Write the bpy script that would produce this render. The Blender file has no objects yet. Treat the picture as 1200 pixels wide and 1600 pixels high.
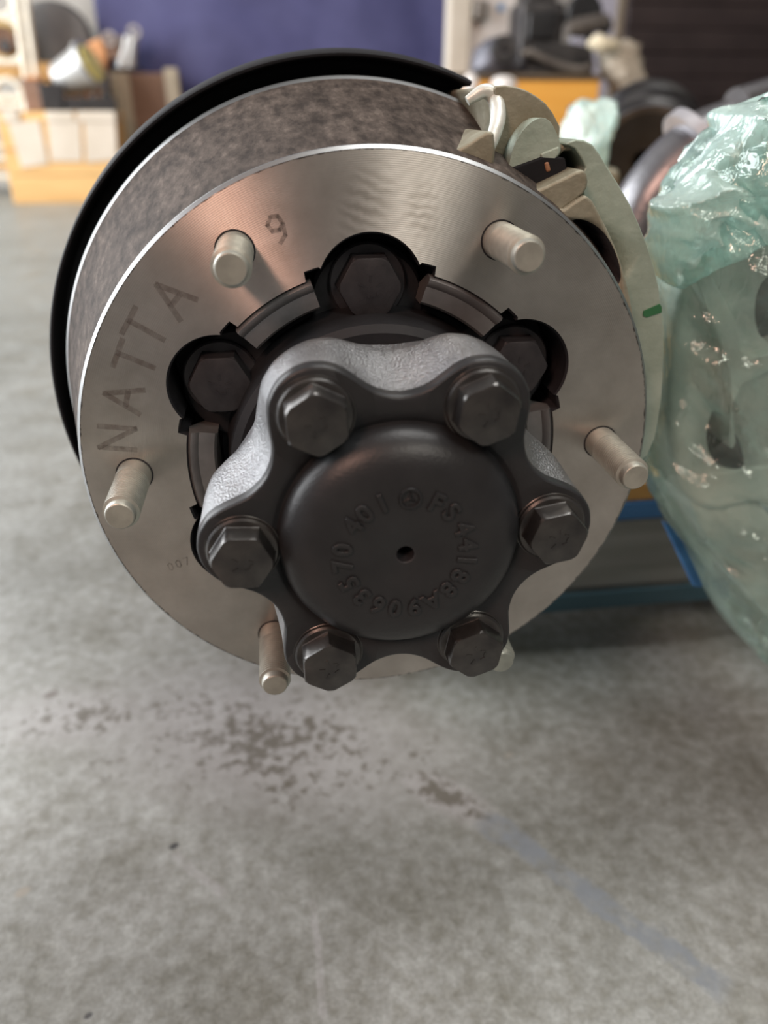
import bpy, bmesh, math, random
import numpy as np
from mathutils import Vector, Matrix, noise
random.seed(7)
PI = math.pi
C = bpy.context.scene.collection
S = bpy.context.scene

# ------------------------------------------------------------------ camera
H = 0.32                                     # height of the axle line above the floor
CAM = np.array([-0.0378, -0.3081, 0.1353 + H])
PITCH, YAW, F = 0.4813, 0.1344, 1206.8       # F in pixels of the 1200x1600 frame
fw = np.array([math.sin(YAW)*math.cos(PITCH), math.cos(YAW)*math.cos(PITCH), -math.sin(PITCH)])
rt = np.cross(fw, [0, 0, 1]); rt /= np.linalg.norm(rt)
up = np.cross(rt, fw)
cd = bpy.data.cameras.new('camera'); cam = bpy.data.objects.new('camera', cd); C.objects.link(cam)
cam.matrix_world = Matrix(((rt[0], up[0], -fw[0], CAM[0]), (rt[1], up[1], -fw[1], CAM[1]),
                           (rt[2], up[2], -fw[2], CAM[2]), (0, 0, 0, 1)))
cd.sensor_fit = 'VERTICAL'; cd.sensor_height = 36.0; cd.lens = 36.0*F/1600.0
cd.clip_start = 0.005; cd.clip_end = 60
cd.dof.use_dof = True; cd.dof.focus_distance = 0.31; cd.dof.aperture_fstop = 5.8
S.camera = cam

# ------------------------------------------------------------------ world, lights, exposure
S.view_settings.view_transform = 'Standard'; S.view_settings.look = 'None'
S.view_settings.gamma = 1.0; S.view_settings.use_curve_mapping = False
S.view_settings.exposure = 0.0
S.cycles.use_denoising = True
S.cycles.max_bounces = 8; S.cycles.transparent_max_bounces = 16
w = bpy.data.worlds.new('sky'); S.world = w; w.use_nodes = True
w.node_tree.nodes['Background'].inputs[0].default_value = (0.80, 0.88, 1.0, 1)
w.node_tree.nodes['Background'].inputs[1].default_value = 0.14

def area(name, loc, aim, sx, sy, power, col):
    l = bpy.data.lights.new(name, 'AREA'); l.shape = 'RECTANGLE'; l.size = sx; l.size_y = sy
    l.energy = power; l.color = col
    o = bpy.data.objects.new(name, l); C.objects.link(o); o.location = loc
    o.rotation_euler = (Vector(aim) - Vector(loc)).to_track_quat('-Z', 'Y').to_euler()
    return o
area('doorway_daylight', (-3.4, 2.3, 1.7), (0, 1.0, 0.4), 4.8, 2.8, 430, (0.97, 0.985, 1.0))
area('streak_lamp_pink', (-1.95, -2.6, 3.0), (0, 0, 0.4), 0.9, 0.9, 82, (1.0, 0.57, 0.43))  # added pink lamp behind the camera, makes the disc's upper-left streak
area('streak_lamp_beige', (1.15, -2.6, 3.0), (0, 0, 0.4), 1.1, 0.9, 52, (1.0, 0.93, 0.82))  # added beige lamp behind the camera, makes the streak across the disc top
area('rooflight_middle', (0.9, 0.5, 3.3), (0.9, 0.5, 0), 1.6, 1.6, 75, (1.0, 0.98, 0.94))

# ------------------------------------------------------------------ helpers
def at(u, v, y):
    """point where the sight line through pixel (u, v) meets the upright plane at depth y"""
    d = fw*F + rt*(u - 600) - up*(v - 800)
    t = (y - CAM[1])/d[1]
    return Vector(CAM + d*t)
def on_floor(u, v, z=0.0):
    d = fw*F + rt*(u - 600) - up*(v - 800)
    t = (z - CAM[2])/d[2]
    return Vector(CAM + d*t)

def nt(m): return m.node_tree
def node(t, kind, **kw):
    n = t.nodes.new(kind)
    for k, v in kw.items():
        if k.startswith('i_'): 
            key = k[2:]
            key = int(key) if key.isdigit() else key.replace('_', ' ')
            n.inputs[key].default_value = v
        else: setattr(n, k, v)
    return n
def mat(name, col=(.5, .5, .5), rough=.5, metal=0.0, **kw):
    m = bpy.data.materials.new(name); m.use_nodes = True
    b = nt(m).nodes['Principled BSDF']
    b.inputs['Base Color'].default_value = (*col, 1); b.inputs['Roughness'].default_value = rough
    b.inputs['Metallic'].default_value = metal
    for k, v in kw.items(): b.inputs[k.replace('_', ' ')].default_value = v
    return m
def ramp(t, fac, stops):
    r = t.nodes.new('ShaderNodeValToRGB'); e = r.color_ramp.elements
    while len(e) < len(stops): e.new(0.5)
    for k, (p, c) in zip(e, stops): k.position = p; k.color = (*c, 1)
    t.links.new(fac, r.inputs[0]); return r.outputs[0]
def noise_tex(t, scale, detail=4, rough=.55, coord=None, dist=0.0):
    n = node(t, 'ShaderNodeTexNoise'); n.inputs['Scale'].default_value = scale
    n.inputs['Detail'].default_value = detail; n.inputs['Roughness'].default_value = rough
    n.inputs['Distortion'].default_value = dist
    if coord is None:
        tc = t.nodes.get('tc') or node(t, 'ShaderNodeTexCoord'); tc.name = 'tc'; coord = tc.outputs['Object']
    t.links.new(coord, n.inputs['Vector']); return n.outputs[0]
def math_(t, op, a, b=None, c=None):
    n = node(t, 'ShaderNodeMath', operation=op)
    for i, v in enumerate((a, b, c)):
        if v is None: continue
        if isinstance(v, (int, float)): n.inputs[i].default_value = v
        else: t.links.new(v, n.inputs[i])
    return n.outputs[0]
def mixc(t, fac, a, b, blend='MIX'):
    n = node(t, 'ShaderNodeMix', data_type='RGBA', blend_type=blend)
    for s, v in ((0, fac), (6, a), (7, b)):
        if isinstance(v, (int, float)): n.inputs[s].default_value = v
        elif isinstance(v, tuple): n.inputs[s].default_value = (*v, 1)
        else: t.links.new(v, n.inputs[s])
    return n.outputs[2]
def grained(name, c0, c1, scale, rough=.5, metal=0.0, bump=0.0, bscale=None, lo=.35, hi=.65, dist=.002, r2=None, detail=5, **kw):
    """a procedural material: two colours broken up by noise, fine relief"""
    m = mat(name, c0, rough, metal, **kw); t = nt(m); b = t.nodes['Principled BSDF']
    n = noise_tex(t, scale, detail)
    t.links.new(ramp(t, n, [(lo, c0), (hi, c1)]), b.inputs['Base Color'])
    if r2 is not None:
        mr = node(t, 'ShaderNodeMapRange'); t.links.new(n, mr.inputs[0])
        mr.inputs[1].default_value = .3; mr.inputs[2].default_value = .7
        mr.inputs[3].default_value = rough; mr.inputs[4].default_value = r2
        t.links.new(mr.outputs[0], b.inputs['Roughness'])
    if bump:
        bp = node(t, 'ShaderNodeBump'); bp.inputs['Strength'].default_value = bump; bp.inputs['Distance'].default_value = dist
        t.links.new(noise_tex(t, bscale or scale*4, 3), bp.inputs['Height']); t.links.new(bp.outputs[0], b.inputs['Normal'])
    return m
def wood(name, c0, c1, axis=0, scale=6, rough=.6):
    m = mat(name, c0, rough); t = nt(m); b = t.nodes['Principled BSDF']
    tc = node(t, 'ShaderNodeTexCoord'); mp = node(t, 'ShaderNodeMapping')
    s = [scale*9]*3; s[axis] = scale; mp.inputs['Scale'].default_value = s
    t.links.new(tc.outputs['Object'], mp.inputs[0])
    n = noise_tex(t, 1.0, 6, .6, mp.outputs[0], .6)
    t.links.new(ramp(t, n, [(.3, c0), (.7, c1)]), b.inputs['Base Color'])
    bp = node(t, 'ShaderNodeBump'); bp.inputs['Strength'].default_value = .3; bp.inputs['Distance'].default_value = .002
    t.links.new(n, bp.inputs['Height']); t.links.new(bp.outputs[0], b.inputs['Normal'])
    return m

def mesh_obj(name, verts, faces, m, parent=None, loc=(0, 0, 0), smooth=True, idx=None, angle=35):
    me = bpy.data.meshes.new(name); me.from_pydata([tuple(v) for v in verts], [], faces)
    for mm in (m if isinstance(m, (list, tuple)) else [m]): me.materials.append(mm)
    if idx is not None: me.polygons.foreach_set('material_index', idx)
    bm = bmesh.new(); bm.from_mesh(me); bmesh.ops.recalc_face_normals(bm, faces=bm.faces)
    for f in bm.faces: f.smooth = smooth
    if smooth:
        for e in bm.edges:
            if len(e.link_faces) == 2 and e.calc_face_angle(0) > math.radians(angle): e.smooth = False
    bm.to_mesh(me); bm.free()
    o = bpy.data.objects.new(name, me); C.objects.link(o)
    put(o, parent, loc); return o
def put(o, parent, loc):
    """loc is in the parent thing's assembly frame (its 'org'), else in the world"""
    if parent is not None:
        o.parent = parent
        off = Vector(parent.get('_off', (0, 0, 0)))
        o.location = Vector(loc) - off
    else: o.location = loc
def thing(name, label, cat, loc=(0, 0, 0), group=None):
    o = bpy.data.objects.new(name, None); C.objects.link(o); o.location = loc
    o.empty_display_size = .05
    o['label'] = label; o['category'] = cat
    if group: o['group'] = group
    return o
def tag(o, label, cat, group=None):
    o['label'] = label; o['category'] = cat
    if group: o['group'] = group
    return o
def structure(o): o['kind'] = 'structure'; return o
def bevel(o, w, seg=2):
    b = o.modifiers.new('bevel', 'BEVEL'); b.width = w; b.segments = seg; b.limit_method = 'ANGLE'; b.angle_limit = math.radians(40)
    o.modifiers.new('wn', 'WEIGHTED_NORMAL'); return o
def subsurf(o, n=1):
    s = o.modifiers.new('sub', 'SUBSURF'); s.levels = n; s.render_levels = n; return o
def flatten(o):
    """bake the modifiers into the mesh"""
    dg = bpy.context.evaluated_depsgraph_get(); dg.update()
    me = bpy.data.meshes.new_from_object(o.evaluated_get(dg)); o.modifiers.clear(); o.data = me; return o
def cut(o, cutters):
    for c in cutters:
        md = o.modifiers.new('cut', 'BOOLEAN'); md.operation = 'DIFFERENCE'; md.object = c; md.solver = 'EXACT'; md.material_mode = 'TRANSFER'
    bpy.context.view_layer.update(); flatten(o)
    for c in cutters: bpy.data.objects.remove(c, do_unlink=True)
    return o
def loops_mesh(loops, closed=True):
    n = len(loops[0]); vs = [p for l in loops for p in l]; fs = []; row = []
    for k in range(len(loops) - 1):
        for i in range(n if closed else n - 1):
            j = (i + 1) % n
            fs.append((k*n + i, k*n + j, (k+1)*n + j, (k+1)*n + i)); row.append(k)
    return vs, fs, row
def lathe(name, prof, m, parent=None, loc=(0, 0, 0), n=96, a0=0, a1=2*PI, idx=None, angle=35, caps=False):
    """prof: list of (r, y); turned about the y axis"""
    full = abs(a1 - a0 - 2*PI) < 1e-6
    cnt = n if full else n + 1
    A = [a0 + (a1 - a0)*i/n for i in range(cnt)]
    loops = [[(r*math.cos(a), y, r*math.sin(a)) for a in A] for r, y in prof]
    vs, fs, row = loops_mesh(loops, full)
    mi = [idx[k] for k in row] if idx else None
    if not full and caps:
        for e in (0, cnt - 1):
            fs.append([k*cnt + e for k in range(len(prof))]); 
            if mi is not None: mi.append(0)
    return mesh_obj(name, vs, fs, m, parent, loc, True, mi, angle)
def prism(name, poly, y0, y1, m, parent=None, loc=(0, 0, 0), bev=0.0, seg=2, smooth=True):
    """poly: (x, z) outline, extruded from y0 to y1"""
    n = len(poly)
    vs = [(x, y0, z) for x, z in poly] + [(x, y1, z) for x, z in poly]
    fs = [list(range(n)), list(range(2*n - 1, n - 1, -1))] + [(i, (i+1) % n, n + (i+1) % n, n + i) for i in range(n)]
    o = mesh_obj(name, vs, fs, m, parent, loc, smooth)
    if bev: bevel(o, bev, seg)
    return o
def px(pts, y, zoff=0.0):
    out = []
    for u, v in pts:
        p = at(u, v, y); out.append((p.x, p.z - zoff))
    return out
def smooth_poly(pts, n=4, closed=True):
    """Catmull-Rom through the points"""
    P = [np.array(p, float) for p in pts]; out = []; k = len(P)
    for i in range(k if closed else k - 1):
        p0, p1, p2, p3 = (P[(i-1) % k], P[i], P[(i+1) % k], P[(i+2) % k]) if closed else (P[max(i-1, 0)], P[i], P[i+1], P[min(i+2, k-1)])
        for j in range(n):
            t = j/n
            out.append(tuple(0.5*((2*p1) + (-p0+p2)*t + (2*p0-5*p1+4*p2-p3)*t*t + (-p0+3*p1-3*p2+p3)*t**3)))
    if not closed: out.append(tuple(P[-1]))
    return out
def box(name, lo, hi, m, parent=None, loc=(0, 0, 0), bev=0.0, rz=0.0, seg=2):
    (x0, y0, z0), (x1, y1, z1) = lo, hi
    vs = [(x, y, z) for z in (z0, z1) for y in (y0, y1) for x in (x0, x1)]
    fs = [(0, 1, 3, 2), (4, 6, 7, 5), (0, 4, 5, 1), (2, 3, 7, 6), (0, 2, 6, 4), (1, 5, 7, 3)]
    o = mesh_obj(name, vs, fs, m, parent, loc, False)
    if rz: o.rotation_euler.z = rz
    if bev: bevel(o, bev, seg)
    return o
def tube(name, path, rad, m, parent=None, loc=(0, 0, 0), n=16, closed=False, caps=True):
    """round bar along a list of points; rad may be a list"""
    P = [Vector(p) for p in path]; k = len(P); loops = []
    R = rad if isinstance(rad, (list, tuple)) else [rad]*k
    ref = None
    for i in range(k):
        d = (P[(i+1) % k] - P[i-1]) if closed else (P[min(i+1, k-1)] - P[max(i-1, 0)])
        d.normalize()
        if ref is None:
            ref = d.orthogonal().normalized()
        ref = (ref - d*ref.dot(d)).normalized(); b = d.cross(ref)
        loops.append([tuple(P[i] + (ref*math.cos(2*PI*j/n) + b*math.sin(2*PI*j/n))*R[i]) for j in range(n)])
    if closed: loops.append(loops[0])
    vs, fs, _ = loops_mesh(loops, True)
    if caps and not closed:
        fs += [list(range(n)), list(range((k-1)*n, k*n))]
    return mesh_obj(name, vs, fs, m, parent, loc, True)
def copy_tree(o, parent=None):
    c = o.copy(); C.objects.link(c)
    if parent is not None: c.parent = parent
    for ch in list(o.children): copy_tree(ch, c)
    return c
def text_mesh(body, size, extrude, bev=0.0):
    cu = bpy.data.curves.new('t', 'FONT'); cu.body = body; cu.size = size; cu.extrude = extrude; cu.bevel_depth = bev
    cu.align_x = 'CENTER'; cu.align_y = 'CENTER'; cu.resolution_u = 3
    o = bpy.data.objects.new('t', cu); C.objects.link(o)
    bpy.context.view_layer.update()
    dg = bpy.context.evaluated_depsgraph_get()
    me = bpy.data.meshes.new_from_object(o.evaluated_get(dg))
    bpy.data.objects.remove(o); return me
def joined(name, parts, m, parent=None, loc=(0, 0, 0), smooth=False):
    """parts: list of (mesh, matrix)"""
    bm = bmesh.new()
    for me, M in parts:
        k = len(bm.verts); bm.from_mesh(me); bm.verts.ensure_lookup_table()
        bmesh.ops.transform(bm, matrix=M, verts=bm.verts[k:])
    for f in bm.faces: f.smooth = smooth; f.material_index = 0
    me = bpy.data.meshes.new(name); bm.to_mesh(me); bm.free(); me.materials.clear(); me.materials.append(m)
    o = bpy.data.objects.new(name, me); C.objects.link(o); put(o, parent, loc); return o

# ------------------------------------------------------------------ materials
def floor_material():
    m = mat('concrete', (.4, .4, .38), .42); t = nt(m); b = t.nodes['Principled BSDF']
    tc = node(t, 'ShaderNodeTexCoord'); tc.name = 'tc'; P = tc.outputs['Object']
    big = noise_tex(t, 3.2, 5, .6); mid = noise_tex(t, 16, 6, .62, None, .5); fine = noise_tex(t, 95, 4, .6)
    col = ramp(t, big, [(.32, (.150, .158, .148)), (.68, (.228, .238, .228))])
    col = mixc(t, .75, col, ramp(t, mid, [(.3, (.36, .35, .32)), (.52, (.5, .5, .5)), (.75, (.64, .65, .66))]), 'OVERLAY')
    col = mixc(t, .8, col, ramp(t, fine, [(.32, (.34, .33, .30)), (.52, (.5, .5, .5)), (.7, (.66, .67, .68))]), 'OVERLAY')
    grit = noise_tex(t, 420, 2, .5)
    col = mixc(t, .5, col, ramp(t, grit, [(.3, (.36, .36, .35)), (.7, (.64, .64, .64))]), 'OVERLAY')
    sx = node(t, 'ShaderNodeSeparateXYZ'); t.links.new(P, sx.inputs[0]); X, Y = sx.outputs[0], sx.outputs[1]
    def blob(c, rx, ry, ang):
        ca, sa = math.cos(ang), math.sin(ang)
        dx = math_(t, 'SUBTRACT', X, c.x); dy = math_(t, 'SUBTRACT', Y, c.y)
        a = math_(t, 'DIVIDE', math_(t, 'ADD', math_(t, 'MULTIPLY', dx, ca), math_(t, 'MULTIPLY', dy, sa)), rx)
        c2 = math_(t, 'DIVIDE', math_(t, 'SUBTRACT', math_(t, 'MULTIPLY', dy, ca), math_(t, 'MULTIPLY', dx, sa)), ry)
        r = math_(t, 'SQRT', math_(t, 'ADD', math_(t, 'MULTIPLY', a, a), math_(t, 'MULTIPLY', c2, c2)))
        return math_(t, 'MAXIMUM', math_(t, 'SUBTRACT', 1.0, r), 0.0)
    def seg(p, q, wd):
        d = q - p; L = d.length; ang = math.atan2(d.y, d.x); c = (p + q)/2
        ca, sa = math.cos(ang), math.sin(ang)
        wob = math_(t, 'MULTIPLY', math_(t, 'SUBTRACT', noise_tex(t, 26, 6, .65), .5), wd*3.2)
        dx = math_(t, 'SUBTRACT', X, c.x); dy = math_(t, 'SUBTRACT', Y, c.y)
        a = math_(t, 'ABSOLUTE', math_(t, 'ADD', math_(t, 'MULTIPLY', dx, ca), math_(t, 'MULTIPLY', dy, sa)))
        c2 = math_(t, 'ABSOLUTE', math_(t, 'ADD', wob, math_(t, 'SUBTRACT', math_(t, 'MULTIPLY', dy, ca), math_(t, 'MULTIPLY', dx, sa))))
        e1 = node(t, 'ShaderNodeMapRange', interpolation_type='SMOOTHSTEP'); t.links.new(c2, e1.inputs[0])
        e1.inputs[1].default_value = wd; e1.inputs[2].default_value = wd*.55; e1.inputs[3].default_value = 0; e1.inputs[4].default_value = 1
        e2 = node(t, 'ShaderNodeMapRange', interpolation_type='SMOOTHSTEP'); t.links.new(a, e2.inputs[0])
        e2.inputs[1].default_value = L/2; e2.inputs[2].default_value = L/2*.85; e2.inputs[3].default_value = 0; e2.inputs[4].default_value = 1
        br = node(t, 'ShaderNodeMapRange'); t.links.new(noise_tex(t, 60, 5, .65), br.inputs[0])
        br.inputs[1].default_value = .36; br.inputs[2].default_value = .56; br.inputs[3].default_value = .25
        return math_(t, 'MULTIPLY', br.outputs[0], math_(t, 'MULTIPLY', e1.outputs[0], e2.outputs[0]))
    # worn, pitted patch in front of the hub
    sp = noise_tex(t, 105, 6, .66, None, .35)
    patch = blob(on_floor(410, 1150), .20, .10, -.35)
    patch = math_(t, 'MAXIMUM', patch, math_(t, 'MULTIPLY', blob(on_floor(130, 1120), .11, .05, -.1), .9))
    patch = math_(t, 'MAXIMUM', patch, math_(t, 'MULTIPLY', blob(on_floor(690, 1240), .055, .022, -.75), 1.25))
    th = math_(t, 'SUBTRACT', .645, math_(t, 'MULTIPLY', patch, .24))
    th = math_(t, 'SUBTRACT', th, math_(t, 'MULTIPLY', math_(t, 'SUBTRACT', noise_tex(t, 22, 3, .5), .5), .35))
    d = math_(t, 'MULTIPLY', math_(t, 'SUBTRACT', sp, th), 9.0)
    d = math_(t, 'MINIMUM', math_(t, 'MAXIMUM', d, 0.0), 1.0)
    lim = node(t, 'ShaderNodeMapRange'); t.links.new(patch, lim.inputs[0]); lim.inputs[1].default_value = 0.0; lim.inputs[2].default_value = .12
    d = math_(t, 'MULTIPLY', d, lim.outputs[0])
    veil = math_(t, 'MULTIPLY', math_(t, 'MINIMUM', math_(t, 'MULTIPLY', patch, 1.6), 1.0), .55)
    col = mixc(t, veil, col, (.295, .295, .30))
    col = mixc(t, math_(t, 'MULTIPLY', d, .82), col, (.075, .068, .052))
    s1 = seg(on_floor(745, 1270), on_floor(1150, 1560), .0105)
    col = mixc(t, math_(t, 'MULTIPLY', s1, .85), col, (.15, .172, .195))
    # small chips and pale splashes
    for (u, v, r, cc) in ((272, 1322, .0042, (.03, .03, .03)), (138, 1587, .003, (.05, .05, .05)), (80, 1085, .008, (.12, .11, .1)),
                          (795, 1180, .005, (.2, .2, .18)), (35, 1394, .006, (.22, .21, .18))):
        k = math_(t, 'MINIMUM', math_(t, 'MULTIPLY', blob(on_floor(u, v), r, r*.7, .5), 2.5), 1.0)
        col = mixc(t, k, col, cc)
    for p, q, wd in (((270, 1330), (355, 1405), .004), ((490, 1400), (505, 1600), .003)):
        s2 = seg(on_floor(*p), on_floor(*q), wd)
        col = mixc(t, math_(t, 'MULTIPLY', s2, .22), col, (.42, .42, .45))
    t.links.new(col, b.inputs['Base Color'])
    mr = node(t, 'ShaderNodeMapRange'); t.links.new(mid, mr.inputs[0]); mr.inputs[1].default_value = .3; mr.inputs[2].default_value = .7
    mr.inputs[3].default_value = .30; mr.inputs[4].default_value = .48; t.links.new(mr.outputs[0], b.inputs['Roughness'])
    bp = node(t, 'ShaderNodeBump'); bp.inputs['Strength'].default_value = .35; bp.inputs['Distance'].default_value = .002
    t.links.new(math_(t, 'ADD', mid, math_(t, 'MULTIPLY', fine, .5)), bp.inputs['Height']); t.links.new(bp.outputs[0], b.inputs['Normal'])
    return m

def machined_material():
    m = mat('machined_iron', (.44, .42, .395), .42, 1.0); t = nt(m); b = t.nodes['Principled BSDF']
    b.inputs['Anisotropic'].default_value = .95; b.inputs['Anisotropic Rotation'].default_value = .25
    tg = node(t, 'ShaderNodeTangent', direction_type='RADIAL', axis='Y'); t.links.new(tg.outputs[0], b.inputs['Tangent'])
    tc = node(t, 'ShaderNodeTexCoord'); tc.name = 'tc'; sx = node(t, 'ShaderNodeSeparateXYZ'); t.links.new(tc.outputs['Object'], sx.inputs[0])
    r = math_(t, 'SQRT', math_(t, 'ADD', math_(t, 'MULTIPLY', sx.outputs[0], sx.outputs[0]), math_(t, 'MULTIPLY', sx.outputs[2], sx.outputs[2])))
    n = noise_tex(t, 38, 5, .6); n2 = noise_tex(t, 320, 3, .6)
    col = ramp(t, n, [(.3, (.50, .465, .43)), (.7, (.68, .64, .60))])
    rj = math_(t, 'ADD', r, math_(t, 'MULTIPLY', math_(t, 'SUBTRACT', n2, .5), .0024))
    e = node(t, 'ShaderNodeMapRange'); t.links.new(rj, e.inputs[0])
    e.inputs[1].default_value = .1221; e.inputs[2].default_value = .1226; e.inputs[3].default_value = 0; e.inputs[4].default_value = .85
    col = mixc(t, e.outputs[0], col, (.035, .03, .03))
    def chat(u, v, rx, rz, ang, fr, phase):
        c = at(u, v, 0); dx = math_(t, 'SUBTRACT', sx.outputs[0], c.x); dz = math_(t, 'SUBTRACT', sx.outputs[2], c.z - H)
        ca, sa = math.cos(ang), math.sin(ang)
        a = math_(t, 'ADD', math_(t, 'MULTIPLY', dx, ca), math_(t, 'MULTIPLY', dz, sa))
        p = math_(t, 'SUBTRACT', math_(t, 'MULTIPLY', dz, ca), math_(t, 'MULTIPLY', dx, sa))
        q1 = math_(t, 'DIVIDE', a, rx); q2 = math_(t, 'DIVIDE', p, rz)
        k = math_(t, 'MAXIMUM', math_(t, 'SUBTRACT', 1.0, math_(t, 'ADD', math_(t, 'MULTIPLY', q1, q1), math_(t, 'MULTIPLY', q2, q2))), 0.0)
        jit = math_(t, 'MULTIPLY', noise_tex(t, 110, 3, .6), 9.0)
        wv = math_(t, 'ADD', math_(t, 'MULTIPLY', math_(t, 'SINE', math_(t, 'ADD', math_(t, 'MULTIPLY', p, fr), jit)), .5), .5)
        return math_(t, 'MULTIPLY', k, math_(t, 'MULTIPLY', wv, phase))
    for a_ in ((572, 318, .011, .019, -.35, 1500, .42), (658, 330, .008, .012, -.1, 1700, .42), (432, 372, .012, .016, .5, 300, .25), (185, 610, .020, .014, 0, 260, .25)):
        col = mixc(t, chat(*a_), col, (.20, .165, .13))
    t.links.new(col, b.inputs['Base Color'])
    wv = math_(t, 'SINE', math_(t, 'MULTIPLY', r, 2*PI/.00075))
    bp = node(t, 'ShaderNodeBump'); bp.inputs['Strength'].default_value = .12; bp.inputs['Distance'].default_value = .00012
    t.links.new(wv, bp.inputs['Height']); t.links.new(bp.outputs[0], b.inputs['Normal'])
    return m

M = {}
M['floor'] = floor_material()
M['machined'] = machined_material()
def rim_cast():
    m = mat('cast_iron', (.06, .05, .045), .8, 0.0, Specular_IOR_Level=.12); t = nt(m); b = t.nodes['Principled BSDF']
    tc = node(t, 'ShaderNodeTexCoord'); mp = node(t, 'ShaderNodeMapping'); mp.inputs['Scale'].default_value = (1, .38, 1)
    t.links.new(tc.outputs['Object'], mp.inputs[0])
    a = noise_tex(t, 190, 7, .68, mp.outputs[0]); c = noise_tex(t, 45, 4, .6, mp.outputs[0])
    col = ramp(t, a, [(.36, (.027, .022, .0195)), (.56, (.070, .059, .052)), (.72, (.125, .108, .096))])
    col = mixc(t, .7, col, ramp(t, c, [(.35, (.36, .35, .34)), (.65, (.62, .615, .60))]), 'OVERLAY')
    t.links.new(col, b.inputs['Base Color'])
    bp = node(t, 'ShaderNodeBump'); bp.inputs['Strength'].default_value = .4; bp.inputs['Distance'].default_value = .0008
    t.links.new(a, bp.inputs['Height']); t.links.new(bp.outputs[0], b.inputs['Normal']); return m
M['cast'] = rim_cast()
M['edge'] = mat('turned_edge', (.36, .37, .375), .40, 1.0)
M['recess_shade'] = grained('painted_recess_shade', (.012, .013, .016), (.02, .02, .024), 40, .6, .0, .3, 200)  # dark colour standing in for shade inside holes and recesses
M['cap'] = grained('black_painted_casting', (.0195, .021, .0235), (.028, .030, .0325), 60, .38, .15, .16, 900, .3, .7, .0006, Specular_IOR_Level=.32)
M['cap_rough'] = grained('blasted_casting', (.26, .266, .278), (.37, .376, .39), 90, .33, .95, .75, 1100, .3, .7, .0011)
M['bolt'] = grained('black_oxide_steel', (.055, .055, .057), (.095, .093, .09), 120, .30, .8, .12, 900, .3, .7, .0004)
M['blackpart'] = grained('black_hub_paint', (.010, .011, .013), (.017, .018, .021), 60, .6, .0, .2, 400, .3, .7, .0006, Specular_IOR_Level=.25)
M['hubbolt'] = grained('dark_bolt_steel', (.028, .028, .032), (.045, .044, .048), 160, .48, .5, .2, 700, .3, .7, .0004)
M['stud'] = grained('zinc_stud', (.285, .295, .262), (.40, .41, .365), 140, .42, .5, .2, 800, .3, .7, .0003)
M['lip'] = grained('grey_pilot_lip', (.16, .16, .162), (.25, .25, .25), 70, .38, .6, .2, 300, .3, .7, .0004)
M['shield'] = grained('black_shield', (.008, .009, .011), (.012, .013, .016), 40, .75, .0, .15, 300, .3, .7, .0006, Specular_IOR_Level=.2)
M['zinc'] = grained('passivated_casting', (.20, .185, .13), (.30, .30, .235), 38, .5, .35, .4, 230, .35, .66, .0012, .62, 6)
M['zinc_pale'] = grained('bright_passivated_casting', (.55, .58, .53), (.72, .76, .72), 60, .42, .35, .3, 300, .35, .66, .0008)
M['zinc_green'] = grained('green_tinted_casting', (.27, .34, .285), (.37, .45, .39), 45, .5, .3, .4, 240, .35, .66, .001, .6)
M['marker'] = None
def marker_material(name, col, alpha):
    m = mat(name, col, .6); t = nt(m); b = t.nodes['Principled BSDF']
    n = noise_tex(t, 260, 4, .6)
    a = node(t, 'ShaderNodeMapRange'); t.links.new(n, a.inputs[0]); a.inputs[1].default_value = .35; a.inputs[2].default_value = .6
    a.inputs[3].default_value = alpha*.35; a.inputs[4].default_value = alpha; t.links.new(a.outputs[0], b.inputs['Alpha'])
    return m
M['marker'] = marker_material('marker_pen', (.085, .06, .05), .34)
M['stamp'] = marker_material('etched_stamp', (.10, .08, .07), .4)
M['green_paint'] = mat('green_marker', (.025, .13, .05), .5)

# ------------------------------------------------------------------ setting
def plane(name, vs, m):
    return structure(mesh_obj(name, vs, [(0, 1, 2, 3)], m, smooth=False))
fl = plane('floor', [(-7, -4, 0), (5, -4, 0), (5, 7.2, 0), (-7, 7.2, 0)], M['floor'])
M['wall'] = grained('grey_plaster', (.42, .40, .36), (.50, .48, .44), 3, .8)
M['darkwall'] = grained('dark_front_wall', (.10, .10, .10), (.15, .15, .145), 3, .85)
M['ceil'] = grained('dark_roof', (.16, .16, .16), (.20, .20, .20), 3, .85)
structure(box('wall_back', (-5, 5.4, 0), (4.2, 5.55, 3.5), M['wall']))
structure(box('wall_right', (4.0, -3.6, 0), (4.2, 5.4, 3.5), M['darkwall']))
structure(box('wall_front', (-3.6, -3.8, 0), (4.2, -3.6, 3.5), M['darkwall']))
structure(box('ceiling', (-5, -3.8, 3.5), (4.2, 5.55, 3.6), M['ceil']))

# ------------------------------------------------------------------ the axle end
BASE = Vector((0, 0.15, H - 0.165))
axle = thing('rear_axle', 'vehicle axle end with bare wheel hub, large machined brake disc, studs and black six-bolt cap', 'axle', BASE)
axle['_off'] = (0, 0.15, -0.165)          # parts are given about the hub centre line
A0 = math.radians(1.0)

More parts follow.
